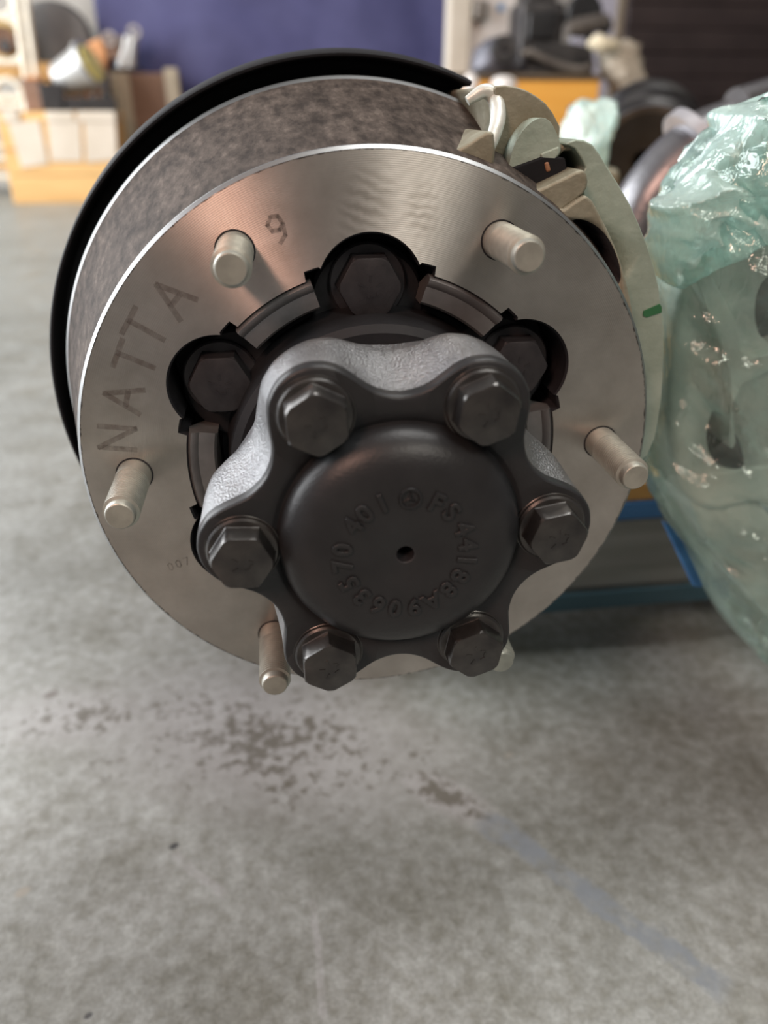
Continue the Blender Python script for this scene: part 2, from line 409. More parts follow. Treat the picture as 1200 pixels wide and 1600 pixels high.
# -- brake disc -------------------------------------------------------
def opening(theta):
    """radius of the scalloped opening in the disc face"""
    d = (math.degrees(theta) - 91.0) % 60.0
    d = d - 60 if d > 30 else d
    d = abs(d)
    a = math.radians(d); c, r = .0722, .0208
    s = r*r - (c*math.sin(a))**2
    lob = c*math.cos(a) + math.sqrt(s) if s > 0 else 0
    if d < 14.0: return lob
    if d < 18.2: return max(lob, .0832) if d > 15.0 else max(lob, .0832)
    return .0795
N = 720
TH = [2*PI*i/N for i in range(N)]
def ring(fr, y): return [((fr(a) if callable(fr) else fr)*math.cos(a), y, (fr(a) if callable(fr) else fr)*math.sin(a)) for a in TH]
dl = [ring(.030, .040), ring(lambda a: opening(a) + .0005, .038), ring(opening, .0012), ring(lambda a: opening(a) + .0008, 0.0), ring(.1226, 0.0),
      ring(.1239, .0014), ring(.1240, .0030), ring(.1474, .0945), ring(.1484, .0962), ring(.1490, .0985), ring(.1490, .123), ring(.100, .123), ring(.100, .044), ring(.030, .044)]
vs, fs, row = loops_mesh(dl + [dl[0]])
mi = [{0: 2, 1: 2, 2: 2, 3: 0, 4: 1, 5: 1, 6: 3, 7: 1, 8: 1, 9: 3, 10: 3, 11: 2, 12: 2, 13: 2}[k] for k in row]
disc = mesh_obj('brake_disc', vs, fs, [M['machined'], M['edge'], M['recess_shade'], M['cast']], axle, (0, 0, 0), True, mi, 20)

# pen lettering NATTA and the stamped 007 on the disc face
STROKES = {'N': [[(-.4, -.5), (-.4, .5), (.4, -.5), (.4, .5)]], 'A': [[(-.45, -.5), (0, .5), (.45, -.5)], [(-.25, -.1), (.25, -.1)]],
           'T': [[(-.5, .5), (.5, .5)], [(0, .5), (0, -.5)]],
           '9': [[(.35, .1), (.1, -.05), (-.25, .0), (-.35, .25), (-.1, .48), (.25, .42), (.35, .1), (.25, -.3), (-.1, -.5)]],
           '0': [[(.0, .5), (-.3, .3), (-.3, -.3), (0, -.5), (.3, -.3), (.3, .3), (0, .5)]], '7': [[(-.35, .5), (.35, .5), (-.1, -.5)]]}
def strokes_mesh(items, wd, y):
    vs, fs = [], []
    for ch, cx, cz, size, rot in items:
        ca, sa = math.cos(rot), math.sin(rot)
        for line in STROKES[ch]:
            P = [Vector((cx + (x*ca*.8 - z*sa)*size, cz + (x*sa*.8 + z*ca)*size)) for x, z in line]
            for p, q in zip(P[:-1], P[1:]):
                d = (q - p).normalized(); nn = Vector((-d.y, d.x))*wd; p2 = p - d*wd*.6; q2 = q + d*wd*.6; k = len(vs)
                vs += [(v.x, y, v.y) for v in (p2 + nn, p2 - nn, q2 - nn, q2 + nn)]; fs.append((k, k+1, k+2, k+3))
    return vs, fs
items = []
for ch, ad, r in zip('NATTA', (172, 162.5, 153.5, 146.5, 137.5), (.108, .107, .106, .107, .1055)):
    a = math.radians(ad); items.append((ch, r*math.cos(a), r*math.sin(a), .0145, a - PI/2))
vs, fs = strokes_mesh(items, .0011, -.00015)
mesh_obj('pen_lettering', vs, fs, M['marker'], disc, smooth=False)
c = at(433, 358, 0)
vs, fs = strokes_mesh([('9', c.x, c.z - H, .010, .35)], .0008, -.00015)
mesh_obj('faint_pen_mark', vs, fs, M['stamp'], disc, smooth=False)
c = at(279, 881, 0); st = []
for k, ch in enumerate('007'): st.append((ch, c.x + (k - 1)*.0036, c.z - H + (k - 1)*.0011, .0038, .25))
vs, fs = strokes_mesh(st, .00025, -.00015); mesh_obj('stamped_number', vs, fs, M['stamp'], disc, smooth=False)

# -- wheel studs -------------------------------------------------------
prof = [(.0000, -.0384), (.0050, -.0384), (.0054, -.0381), (.0058, -.0368), (.0058, -.0350)]
y = -.0345
while y < -.0095:
    prof += [(.0070, y), (.0070, y + .0004), (.0060, y + .00085), (.0060, y + .00105)]; y += .0015
prof += [(.0071, -.0090), (.0071, .002)]
def stud(k):
    a = A0 + PI/3*k
    return (.1025*math.cos(a), 0, .1025*math.sin(a)), a
s0 = lathe('wheel_stud', prof, M['stud'], axle, stud(0)[0], 36, angle=28)
studs = [s0]
for k in range(1, 6):
    s = s0.copy(); C.objects.link(s); s.parent = axle; s.location = Vector(stud(k)[0]) - Vector(axle['_off']); s.rotation_euler.y = -k*1.1; studs.append(s)
e0 = lathe('stud_seat', [(.0071, -.0001), (.0077, -.0002), (.0079, .0006)], M['recess_shade'], s0, n=36)
for s in studs[1:]:
    e = e0.copy(); C.objects.link(e); e.parent = s

# -- pilot lip segments between the scallops ---------------------------
def lip_piece(mid):
    A = [math.radians(mid - 12.8 + 25.6*i/24) for i in range(25)]
    pr = [(.0800, .006), (.0796, .0004), (.0786, -.0010), (.0770, -.0006), (.0755, .0010), (.0690, .0022), (.0680, .0035), (.0680, .026)]
    loops = [[(r*math.cos(a), y, r*math.sin(a)) for a in A] for r, y in pr]
    vs, fs, _ = loops_mesh(loops, False)
    n = len(A); fs.append([k*n for k in range(len(pr))]); fs.append([k*n + n - 1 for k in range(len(pr))])
    return mesh_obj('pilot_lip', vs, fs, M['lip'], axle)
for k in range(6): lip_piece(61 + 60*k)

# -- black hub flange with ears and its bolts --------------------------
def ear(a):
    d = (math.degrees(a) - 91.0) % 60.0; d = abs(d - 60 if d > 30 else d)
    if d > 21: return .066
    t = d/21.0
    return .0865*(1 - t**3) + .066*t**3 if t < 1 else .066
el = [ring(.030, .036), ring(ear, .036), ring(ear, .0165), ring(lambda a: ear(a) - .002, .0145), ring(.064, .0135),
      ring(.0625, .004), ring(.0615, -.012), ring(.0585, -.0145), ring(.054, -.0135), ring(.030, -.012)]
vs, fs, _ = loops_mesh(el + [el[0]])
hub = mesh_obj('hub_flange', vs, fs, M['blackpart'], axle, angle=30)

def hex_bolt(name, ac, h, wr, wh, m, mark=True):
    """hex head facing -y: ac = across-corners radius, wr/wh flange radius and height"""
    vs, fs = [], []; n = 48
    def hexr(i, R):
        a = 2*PI*i/n; d = (a + PI/6) % (PI/3) - PI/6
        d = a % (PI/3) - PI/6
        return R*math.cos(PI/6)/math.cos(d)
    rc = ac*math.cos(PI/6)
    prof = [[wr]*n, [wr]*n, [wr - .0007]*n, [max(hexr(i, ac), 0) + .0003 for i in range(n)], [hexr(i, ac) for i in range(n)], [min(hexr(i, ac), rc*1.13) for i in range(n)], [min(hexr(i, ac)*.975, rc*1.05) for i in range(n)], [min(hexr(i, ac)*.93, rc*.98) for i in range(n)], [.0001]*n]
    ys = [0, -wh + .0008, -wh, -wh - .0002, -wh - .0006, -wh - h + .0010, -wh - h + .0002, -wh - h, -wh - h]
    loops = [[(prof[k][i]*math.cos(2*PI*i/n), ys[k], prof[k][i]*math.sin(2*PI*i/n)) for i in range(n)] for k in range(len(ys))]
    vs, fs, _ = loops_mesh(loops)
    return vs, fs, -wh - h
capb = []
HB = math.radians(91)
vs, fs, top = hex_bolt('hub_bolt', .0133, .010, .0158, .003, None)
hb0 = mesh_obj('hub_bolt', vs, fs, M['hubbolt'], axle, (.0725*math.cos(HB), .0145, .0725*math.sin(HB)), angle=25)
def marks(parent, y, s, m):
    parts = []
    for (x, z, r, L) in ((0, .34, PI/2, .26), (-.36, .1, .4, .26), (.36, .1, -.4, .26), (-.12, -.3, .9, .22), (.1, -.34, 0, .22), (.28, -.22, PI/2, .2)):
        me = bpy.data.meshes.new('bar'); l, w_, d = L*s/2, s*.035, .00022
        v = [(i*l, j*d, k*w_) for k in (-1, 1) for j in (-1, 1) for i in (-1, 1)]
        me.from_pydata(v, [], [(0, 1, 3, 2), (4, 6, 7, 5), (0, 4, 5, 1), (2, 3, 7, 6), (0, 2, 6, 4), (1, 5, 7, 3)])
        parts.append((me, Matrix.Translation((x*s, y, z*s)) @ Matrix.Rotation(r, 4, 'Y')))
    return joined('head_marking', parts, m, parent)
hm = marks(hb0, top, .010, M['hubbolt'])
for k in range(1, 6):
    a = HB + PI/3*k; b_ = hb0.copy(); C.objects.link(b_); b_.parent = axle
    b_.location = Vector((.0725*math.cos(a), .0145, .0725*math.sin(a))) - Vector(axle['_off'])
    h2 = hm.copy(); C.objects.link(h2); h2.parent = b_

# -- drive cap ---------------------------------------------------------
LOBE = [(0, .0712), (5, .0704), (10, .0676), (13, .0645), (16, .0604), (19, .0568), (22, .0546), (26, .0530), (30, .0525)]
BACK = [(0, .0705), (6, .0700), (12, .0680), (18, .0640), (24, .0605), (30, .0590)]
def tab(T, a, off=0.0):
    d = (math.degrees(a) - off) % 60.0; d = abs(d - 60 if d > 30 else d)
    return float(np.interp(d, [p[0] for p in T], [p[1] for p in T]))
def smoothed(T):
    raw = np.array([tab(T, a) for a in TH]); k = np.hanning(13); k /= k.sum()
    return np.convolve(np.concatenate([raw[-6:], raw, raw[:6]]), k, 'valid')
lf, lb = smoothed(LOBE), smoothed(BACK)
def rl(arr, y): return [(arr[i]*math.cos(TH[i]), y, arr[i]*math.sin(TH[i])) for i in range(N)]
FY = -.0715
loops = [rl(lb*0 + .054, .0), rl(lb*0 + .054, -.026), rl(lb*.5 + .0285, -.030), rl(lb*.8 + .0105, -.0345), rl(lb - .0004, -.0395), rl(lb*.9 + lf*.1, -.045), rl(lb*.6 + lf*.4, -.053),
         rl(lb*.25 + lf*.75, -.0605), rl(lf + .0002, -.0665), rl(lf, -.0700), rl(lf - .0004, FY + .0005), rl(lf - .0012, FY)]
nside = len(loops)
for r, y in ((.0456, FY), (.0448, FY + .0006), (.0436, FY + .0012), (.0430, FY + .0002), (.0426, FY - .0022), (.0414, FY - .0048), (.0392, FY - .0074), (.0360, FY - .0096), (.0320, FY - .0111), (.0275, FY - .0118), (.022, FY - .0120),
             (.0036, FY - .0120), (.0031, FY - .0117), (.0031, FY - .002), (.0002, FY - .002)):
    loops.append(ring(r, y))
vs, fs, row = loops_mesh(loops)
mi = [1 if k < nside - 4 else (2 if k >= len(loops) - 4 else 0) for k in row]
cap = mesh_obj('hub_cap', vs, fs, [M['cap'], M['cap_rough'], M['recess_shade']], axle, (0, 0, 0), True, mi, 38)
cap['label'] = 'black cast cap with six lobes and raised part number'
# raised lettering round the centre hole, clockwise from the three-pointed star
DY = FY - .0120
chars = [('*', 610, 180), ('F', 780, 177), ('S', 870, 245), ('4', 960, 345), ('4', 990, 447), ('1', 980, 548), ('8', 945, 655), ('8', 870, 745), ('A', 755, 812), ('9', 640, 872),
         ('0', 510, 872), ('6', 400, 842), ('3', 310, 772), ('5', 235, 690), ('7', 205, 580), ('0', 215, 485), ('4', 280, 350), ('0', 350, 282), ('1', 435, 190)]
parts = []
cen = at(631, 866, DY)
for ch, cu, cv in chars:
    p = at(500 + cu*.225, 750 + cv*.225, DY); dx, dz = p.x - cen.x, p.z - cen.z
    a = math.atan2(dz, dx); r = .0215
    Mx = Matrix.Translation((r*math.cos(a), DY, r*math.sin(a))) @ Matrix.Rotation(-(a - PI/2), 4, 'Y') @ Matrix.Rotation(PI/2, 4, 'X')
    if ch == '*':
        me = bpy.data.meshes.new('star'); bm = bmesh.new()
        for k in range(36):
            for j in range(6):
                aa, bb = 2*PI*k/36, 2*PI*j/6
                bm.verts.new(((.0034 + .0006*math.cos(bb))*math.cos(aa), (.0034 + .0006*math.cos(bb))*math.sin(aa), .0010*math.sin(bb)))
        bm.verts.ensure_lookup_table()
        for k in range(36):
            for j in range(6):
                bm.faces.new([bm.verts[i] for i in (k*6 + j, ((k+1) % 36)*6 + j, ((k+1) % 36)*6 + (j+1) % 6, k*6 + (j+1) % 6)])
        for k in range(3):
            aa = PI/2 + k*2*PI/3; t = Vector((math.cos(aa), math.sin(aa), 0)); nn = Vector((-t.y, t.x, 0))*.0010
            v = [bm.verts.new(q) for q in (nn, -nn, t*.0033, Vector((0, 0, .0011)))]
            bm.faces.new((v[0], v[3], v[2])); bm.faces.new((v[3], v[1], v[2]))
        bm.to_mesh(me); bm.free()
    else: me = text_mesh(ch, .0092, .0006, .0004)
    parts.append((me, Mx))
joined('raised_lettering', parts, M['cap'], cap)
# cap bolts
vs, fs, top = hex_bolt('cap_bolt', .0112, .0085, .0127, .0022, None)
CB = [(0, 70), (60, 81), (120, 93), (180, 56), (240, 90), (300, 80)]
cb0 = None
for ad, hx in CB:
    a = math.radians(ad + .6); loc = (.0553*math.cos(a), FY + .0004, .0553*math.sin(a))
    if cb0 is None:
        cb0 = mesh_obj('cap_bolt', vs, fs, M['bolt'], axle, loc, angle=25); o = cb0
        wm = lathe('washer', [(.0085, .0006), (.0134, .0006), (.0134, -.0003), (.0131, -.0006), (.0085, -.0006)], M['bolt'], cb0, n=48)
        mk_ = marks(cb0, top, .0085, M['bolt'])
    else:
        o = cb0.copy(); C.objects.link(o); o.parent = axle; o.location = Vector(loc) - Vector(axle['_off'])
        for ch in (wm, mk_):
            c2 = ch.copy(); C.objects.link(c2); c2.parent = o
    o.rotation_euler.y = -math.radians(hx)

# -- dust shield -------------------------------------------------------
a0, a1 = math.radians(67.5), math.radians(236)
lathe('dust_shield', [(.118, .1300), (.118, .1275), (.1520, .1275), (.1555, .1255), (.1568, .1210), (.1568, .1065), (.1572, .1058), (.1582, .1056), (.1590, .1066), (.1612, .1215), (.1606, .1265), (.1575, .1300)],
      M['shield'], axle, (0, 0, 0), 120, a0, a1, caps=True)

# -- axle tube behind the disc ----------------------------------------
lathe('axle_tube', [(.02, .10), (.085, .10), (.085, .165), (.062, .20), (.055, .26), (.055, 1.35), (.02, 1.35)], M['blackpart'], axle, n=48)

# -- caliper -----------------------------------------------------------
def shape(name, pts, y0, y1, m, parent, bev=.0015, sm=3, seg=2):
    poly = [(p.x, p.z - H) for p in (at(u, v, y0) for u, v in (smooth_poly(pts, sm) if sm > 1 else pts))]
    return prism(name, poly, y0, y1, m, parent, (0, 0, 0), bev, seg)
def disc_cutter(u, v, y, ru, depth, rv=None):
    """cylinder cutter centred on a pixel at depth y, radius in metres"""
    c = at(u, v, y); n = 40
    poly = [(c.x + ru*math.cos(2*PI*i/n), c.z - H + (rv or ru)*math.sin(2*PI*i/n)) for i in range(n)]
    return prism('cutter', poly, y - .02, y + depth, M['recess_shade'], axle)
body = shape('caliper_body', [(880, 335), (912, 306), (905, 280), (915, 262), (898, 232), (884, 226), (900, 218), (926, 226), (950, 262), (985, 320), (1012, 385), (1030, 450), (1037, 520), (1036, 590), (1030, 650), (1012, 712), (960, 730), (940, 640), (930, 540), (905, 420)],
             .019, .13, M['zinc_green'], axle, .002, 2)
step = shape('caliper_face', [(800, 330), (850, 322), (882, 326), (916, 304), (938, 335), (962, 385), (980, 440), (992, 500), (998, 570), (985, 650), (930, 640), (860, 480)], .007, .10, M['zinc'], axle, .0015, 2)
OV = smooth_poly([(890, 348), (914, 344), (942, 362), (962, 395), (970, 432), (960, 446), (935, 420), (905, 380)], 4)
for o_, y_ in ((step, .007), (body, .019)):
    hole = prism('cutter', [(p.x, p.z - H) for p in (at(u, v, y_) for u, v in OV)], y_ - .02, y_ + .06, M['recess_shade'], axle)
    bpy.context.view_layer.update(); cut(o_, [hole])
shape('caliper_bore_shade', [(870, 330), (935, 330), (985, 400), (985, 460), (930, 450), (870, 380)], .034, .04, M['recess_shade'], axle, 0, 3)  # dark sheet standing in for the shade inside the bore
shape('caliper_ledge', [(812, 312), (850, 292), (884, 276), (912, 264), (920, 284), (912, 304), (880, 328), (850, 352), (830, 350)], .009, .10, M['zinc'], axle, .0015, 2)
lug = shape('caliper_lug', [(864, 244), (880, 224), (904, 218), (924, 234), (928, 262), (918, 284), (880, 300), (866, 296)], .024, .11, M['zinc'], axle, .002, 2)
cutter = prism('cutter', [(p.x, p.z - H) for p in (at(u, v, .024) for u, v in [(868, 250), (880, 236), (900, 234), (910, 250), (914, 270), (890, 284), (868, 290)])], .01, .062, M['recess_shade'], axle)
bpy.context.view_layer.update(); cut(lug, [cutter])
c = at(888, 262, .06); box('lug_cavity_shade', (c.x - .008, .058, c.z - H - .010), (c.x + .006, .060, c.z - H + .008), M['recess_shade'], axle)  # dark plate standing in for shade in the lug opening
# arch that straddles the rim: front face, back, pale rolled edge, foot, tooth
shape('bracket_arch', [(786, 300), (796, 255), (806, 222), (824, 196), (846, 184), (864, 196), (876, 236), (846, 248), (800, 268)], .022, .10, M['zinc_green'], axle, .003, 3, 3)
shape('bracket_back', [(745, 262), (768, 232), (781, 185), (774, 150), (775, 134), (808, 136), (838, 150), (864, 176), (874, 225), (800, 290), (760, 300)], .033, .14, M['zinc'], axle, .004, 2, 3)
pth = [at(u, v, .013 + .024*min(1, i/18)) for i, (u, v) in enumerate(smooth_poly([(754, 256), (762, 236), (772, 210), (778, 186), (776, 162), (767, 146), (755, 143), (742, 150), (730, 158)], 4, False))]
tb = tube('bracket_edge', [(p.x, p.y, p.z - H) for i, p in enumerate(pth)], [.0018 + .0014*math.sin(PI*i/(len(pth)-1)) for i in range(len(pth))], M['zinc_pale'], axle)
tb.scale = (1, 1, 1)
shape('bracket_foot', [(703, 248), (712, 235), (734, 222), (760, 206), (773, 210), (772, 262), (745, 276), (715, 262)], .010, .05, M['zinc'], axle, .003, 2, 3)
shape('bracket_tooth', [(844, 240), (874, 228), (876, 240), (870, 246), (868, 262), (862, 262), (858, 254), (852, 258), (848, 252)], .0212, .04, M['zinc_green'], axle, .001, 1)
shape('brake_pad', [(770, 270), (800, 262), (850, 244), (884, 246), (890, 285), (850, 330), (790, 310)], .021, .07, M['shield'], axle, .001, 1)
shape('pad_pin', [(850, 254), (858, 252), (862, 268), (854, 270)], .0205, .05, grained('rusty_pin', (.22, .10, .05), (.3, .16, .09), 200), axle, .0008, 1)
shape('paint_mark', [(1006, 486), (1031, 475), (1034, 480), (1034, 488), (1010, 496), (1005, 493)], .0185, .0192, M['green_paint'], axle, 0, 1)

# ------------------------------------------------------------------ pallet
M['pal_grey'] = wood('weathered_board', (.16, .165, .15), (.26, .265, .25), 0, 5, .75)
M['pal_blue'] = wood('blue_painted_board', (.02, .10, .26), (.05, .18, .40), 0, 5, .65)
M['pal_teal'] = wood('faded_teal_board', (.03, .075, .10), (.05, .11, .14), 0, 5, .7)
M['pal_orange'] = wood('orange_board', (.45, .24, .06), (.62, .36, .12), 0, 5, .65)
PX0, PX1 = -.06, 1.25
pallet = thing('pallet', 'low blue and grey wooden pallet on the floor under the axle', 'pallet', (.55, .75, 0))
pallet['_off'] = (.55, .75, 0)
for yy in (.256, .70, 1.15): box('bottom_board', (PX0, yy, .048), (PX1, yy + .12, .064), M['pal_grey'], pallet, bev=.002)
box('front_rail', (PX0, .249, .047), (PX1, .255, .0645), M['pal_teal'], pallet, bev=.001)
for xx in (PX0 + .02, .56, PX1 - .14):
    for yy in (.27, .72, 1.17):
        box('foot_block', (xx, yy, 0), (xx + .12, yy + .09, .048), M['pal_grey'], pallet, bev=.003)
        box('block', (xx, yy, .066), (xx + .12, yy + .09, .137), M['pal_blue'], pallet, bev=.003)
box('side_board', (PX0, .256, .066), (PX1, .268, .135), M['pal_grey'], pallet, bev=.002)
for yy in (.252, .72, 1.17): box('stringer_board', (PX0, yy, .137), (PX1, yy + .09, .154), M['pal_blue'], pallet, bev=.002)
for k in range(9):
    x = PX0 + k*.148; box('deck_board', (x, .254, .1545), (x + .118, 1.28, .172), M['pal_orange'], pallet, bev=.002)

# ------------------------------------------------------------------ wrapped hub on the right
def film_material(name, tint, opac):
    m = bpy.data.materials.new(name); m.use_nodes = True; t = nt(m)
    t.nodes.remove(t.nodes['Principled BSDF']); out = t.nodes['Material Output']
    tr = node(t, 'ShaderNodeBsdfTransparent'); tr.inputs[0].default_value = (.86, .955, .94, 1)
    tl = node(t, 'ShaderNodeBsdfTranslucent'); tl.inputs[0].default_value = (*tint, 1)
    df = node(t, 'ShaderNodeBsdfDiffuse'); df.inputs[0].default_value = (*tint, 1)
    gl = node(t, 'ShaderNodeBsdfGlossy'); gl.inputs['Roughness'].default_value = .10; gl.inputs[0].default_value = (.92, 1, .97, 1)
    m1 = node(t, 'ShaderNodeMixShader', i_0=.5); t.links.new(tl.outputs[0], m1.inputs[1]); t.links.new(df.outputs[0], m1.inputs[2])
    lw = node(t, 'ShaderNodeLayerWeight', i_0=.35)
    tc = node(t, 'ShaderNodeTexCoord'); tc.name = 'tc'
    n = noise_tex(t, 22, 4, .6, None, 1.0)
    op = math_(t, 'ADD', math_(t, 'MULTIPLY', lw.outputs['Facing'], .42), math_(t, 'MULTIPLY', n, opac))
    op = math_(t, 'MINIMUM', op, .93)
    m2 = node(t, 'ShaderNodeMixShader'); t.links.new(op, m2.inputs[0]); t.links.new(tr.outputs[0], m2.inputs[1]); t.links.new(m1.outputs[0], m2.inputs[2])
    fr = node(t, 'ShaderNodeFresnel', i_0=1.5)
    fa = math_(t, 'ADD', math_(t, 'MULTIPLY', fr.outputs[0], 1.15), .03)
    m3 = node(t, 'ShaderNodeMixShader'); t.links.new(fa, m3.inputs[0]); t.links.new(m2.outputs[0], m3.inputs[1]); t.links.new(gl.outputs[0], m3.inputs[2])
    t.links.new(m3.outputs[0], out.inputs[0])
    bp = node(t, 'ShaderNodeBump'); bp.inputs['Strength'].default_value = .8; bp.inputs['Distance'].default_value = .004
    mp = node(t, 'ShaderNodeMapping'); mp.inputs['Rotation'].default_value = (0, .6, 0); mp.inputs['Scale'].default_value = (75, 75, 22)
    t.links.new(tc.outputs['Object'], mp.inputs[0])
    t.links.new(noise_tex(t, 1.0, 4, .6, mp.outputs[0], 1.2), bp.inputs['Height'])
    for s in (tl, df, gl): t.links.new(bp.outputs[0], s.inputs['Normal'])
    return m
M['film'] = film_material('green_wrapping_film', (.70, .93, .89), .22)
M['film_thick'] = film_material('bunched_green_film', (.76, .97, .93), 1.1)
wrap = thing('wrapped_axle', 'grey brake caliper and hub of a second axle bundled in crumpled green plastic film', 'axle', (.40, .12, .155))
wrap['_off'] = (.40, .12, .155 - H)
def wshape(name, pts, y0, y1, m, bev=.003, sm=3):
    poly = [(p.x, p.z - H) for p in (at(u, v, y0) for u, v in (smooth_poly(pts, sm) if sm > 1 else pts))]
    return prism(name, poly, y0, y1, m, wrap, (0, 0, 0), bev, 2)
M['zinc_in'] = grained('pale_casting', (.52, .53, .48), (.66, .66, .60), 40, .5, .2, .3, 200)
wb = wshape('caliper_body', [(1062, 470), (1085, 420), (1125, 380), (1200, 350), (1300, 330), (1420, 360), (1440, 560), (1400, 760), (1290, 800), (1180, 790), (1110, 800), (1062, 760), (1045, 660), (1048, 560)], .085, .16, M['zinc_in'], .006, 3)
def wcut(pts, y, d):
    poly = [(p.x, p.z - H) for p in (at(u, v, y) for u, v in smooth_poly(pts, 5))]
    return prism('cutter', poly, y - .03, y + d, M['recess_shade'], wrap)
cs = [wcut([(1180, 470), (1196, 435), (1230, 425), (1260, 470), (1250, 530), (1215, 540), (1185, 520)], .085, .06),
      wcut([(1104, 690), (1112, 645), (1130, 650), (1155, 690), (1160, 730), (1120, 725)], .085, .06)]
bpy.context.view_layer.update(); cut(wb, cs)
wshape('caliper_bore_shade', [(1170, 470), (1196, 420), (1235, 412), (1272, 470), (1260, 540), (1212, 556), (1176, 530)], .125, .13, M['recess_shade'], 0, 4)  # dark sheet put behind the hole in place of shade
wshape('lower_bore_shade', [(1098, 700), (1108, 640), (1132, 640), (1165, 690), (1168, 740), (1110, 735)], .125, .13, M['recess_shade'], 0, 4)  # same dark stand-in for shade behind the lower hole
wshape('bracket_rib', [(1085, 430), (1105, 425), (1150, 500), (1170, 560), (1300, 520), (1310, 545), (1160, 600), (1150, 690), (1140, 690), (1140, 580)], .076, .10, M['zinc_in'], .003, 3)
c = at(1330, 540, .14)
lathe('brake_disc', [(.03, -.03), (.09, -.03), (.105, .06), (.105, .085), (.03, .085)], M['cast'], wrap, (c.x, .14, c.z - H), 64)
wshape('wrapped_bracket', [(1075, 760), (1130, 740), (1200, 800), (1260, 900), (1300, 1000), (1230, 990), (1170, 930), (1110, 850)], .09, .14, M['zinc_in'], .004, 3)
wshape('blue_strap', [(1038, 818), (1060, 826), (1108, 918), (1086, 918)], .115, .121, M['pal_blue'], .001, 1)
# the film itself: a lumpy bag whose left border follows the bundle
def bag(name, left, right, yf, depth, m, nu=110, nv=190, amp=.006, seed=0.0):
    """left/right: pixel borders top to bottom, both on the plane yf; front bulges to the viewer, back closes behind"""
    L = smooth_poly(left, 10, False); Rr = smooth_poly(right, 10, False)
    vs, fs = [], []
    for j in range(nv + 1):
        s = j/nv
        def pick(P):
            f = s*(len(P) - 1); i = min(int(f), len(P) - 2); k = f - i
            return P[i][0]*(1 - k) + P[i+1][0]*k, P[i][1]*(1 - k) + P[i+1][1]*k
        (u0, v0), (u1, v1) = pick(L), pick(Rr)
        a, b = at(u0, v0, yf), at(u1, v1, yf)
        for i in range(nu):
            th = 2*PI*i/nu
            k = .5 - .5*math.cos(th)                      # 0 left border, 1 right border
            p = a.lerp(b, k)
            endf = min(1, 8*s, 6*(1 - s) + .25)
            prof = abs(math.sin(th))**.55*(-1 if th <= PI else 1)
            p.y += prof*depth*endf*(1.0 if th > PI else .75)
            q = Vector((p.x*26 + p.z*18, p.y*16, p.z*26 - p.x*20)) + Vector((seed, 0, 0))
            n1 = noise.fractal(Vector((q.x*1.6, q.y, q.z*.5)), .8, 2.2, 4)
            rdg = 1 - abs(noise.noise(Vector((q.x*1.1 + 3, q.y*.8, q.z*.45)))*2)
            off = amp*(n1*.7 + (rdg - .6)*1.3) + amp*.5*(1 - abs(noise.noise(Vector((q.x*2.3 + q.z, q.y*1.5 + 7, q.z*1.1 - q.x)))*3))
            edge = min(1, math.sin(th)**2*3 + .35)
            d = Vector((math.cos(th)*-.5, -1 if th <= PI else 1, .2)).normalized()
            p += d*off*edge
            vs.append((p.x, p.y, p.z - H))
    for j in range(nv):
        for i in range(nu):
            k = (i + 1) % nu
            fs.append((j*nu + i, j*nu + k, (j+1)*nu + k, (j+1)*nu + i))
    return mesh_obj(name, vs, fs, m, wrap, (0, 0, 0), True, None, 80)
bag('plastic_film', [(1190, 160), (1150, 190), (1105, 245), (1062, 305), (1044, 345), (1036, 420), (1040, 500), (1036, 580), (1022, 650), (1008, 715), (1022, 765), (1055, 825), (1095, 890), (1130, 960), (1165, 1005), (1215, 1050)],
    [(1260, 120), (1350, 150), (1430, 210), (1480, 290), (1500, 380), (1510, 450), (1510, 520), (1510, 600), (1500, 680), (1490, 740), (1480, 800), (1470, 860), (1440, 930), (1400, 990), (1350, 1040), (1290, 1080)],
    .075, .055, M['film'], amp=.007)
bag('film_bunch', [(1192, 150), (1160, 178), (1110, 240), (1070, 298), (1030, 322), (1036, 350), (1034, 400), (1042, 440), (1062, 452)],
    [(1260, 110), (1340, 140), (1390, 190), (1400, 230), (1380, 270), (1330, 300), (1260, 325), (1180, 350), (1105, 400)],
    .068, .030, M['film_thick'], 100, 150, .008, 5.0)

# ------------------------------------------------------------------ grey pipe casting behind
M['alu'] = grained('grey_cast_aluminium', (.13, .13, .14), (.19, .19, .20), 30, .32, .7, .25, 220, .3, .7, .0015)
M['alu_dark'] = grained('dark_cast_metal', (.05, .05, .055), (.09, .09, .095), 30, .4, .4)
def loc3(u, v, y): return at(u, v, y)
M['flange'] = grained('bright_flange', (.42, .42, .45), (.50, .50, .53), 30, .35, .6)
pipe = thing('pipe_casting', 'smooth grey metal elbow pipe with flange standing between the caliper and the green film', 'pipe', (at(1040, 420, .46).x, .46, .173))
pipe['_off'] = tuple(pipe.location)
ctl = [(990, 372, .45), (1002, 345, .45), (1022, 308, .45), (1056, 266, .45), (1098, 230, .45), (1140, 212, .45)]
P3 = smooth_poly([tuple(at(*c)) for c in ctl], 8, False)
tube('pipe_bend', P3, [.034 - .003*i/len(P3) for i in range(len(P3))], M['alu'], pipe, n=40)
p = Vector(P3[-11]); d = (Vector(P3[-10]) - Vector(P3[-12])).normalized()
tube('pipe_flange', [p - d*.006, p - d*.005, p + d*.005, p + d*.006], [.040, .043, .043, .040], M['flange'], pipe, n=40)
tube('pipe_outlet', [P3[-1], at(1185, 198, .455), at(1230, 190, .46)], [.026, .024, .024], M['alu'], pipe, n=32)
tube('pipe_end', [at(1150, 168, .60), at(1215, 148, .62)], [.020, .020], M['alu'], pipe, n=32)
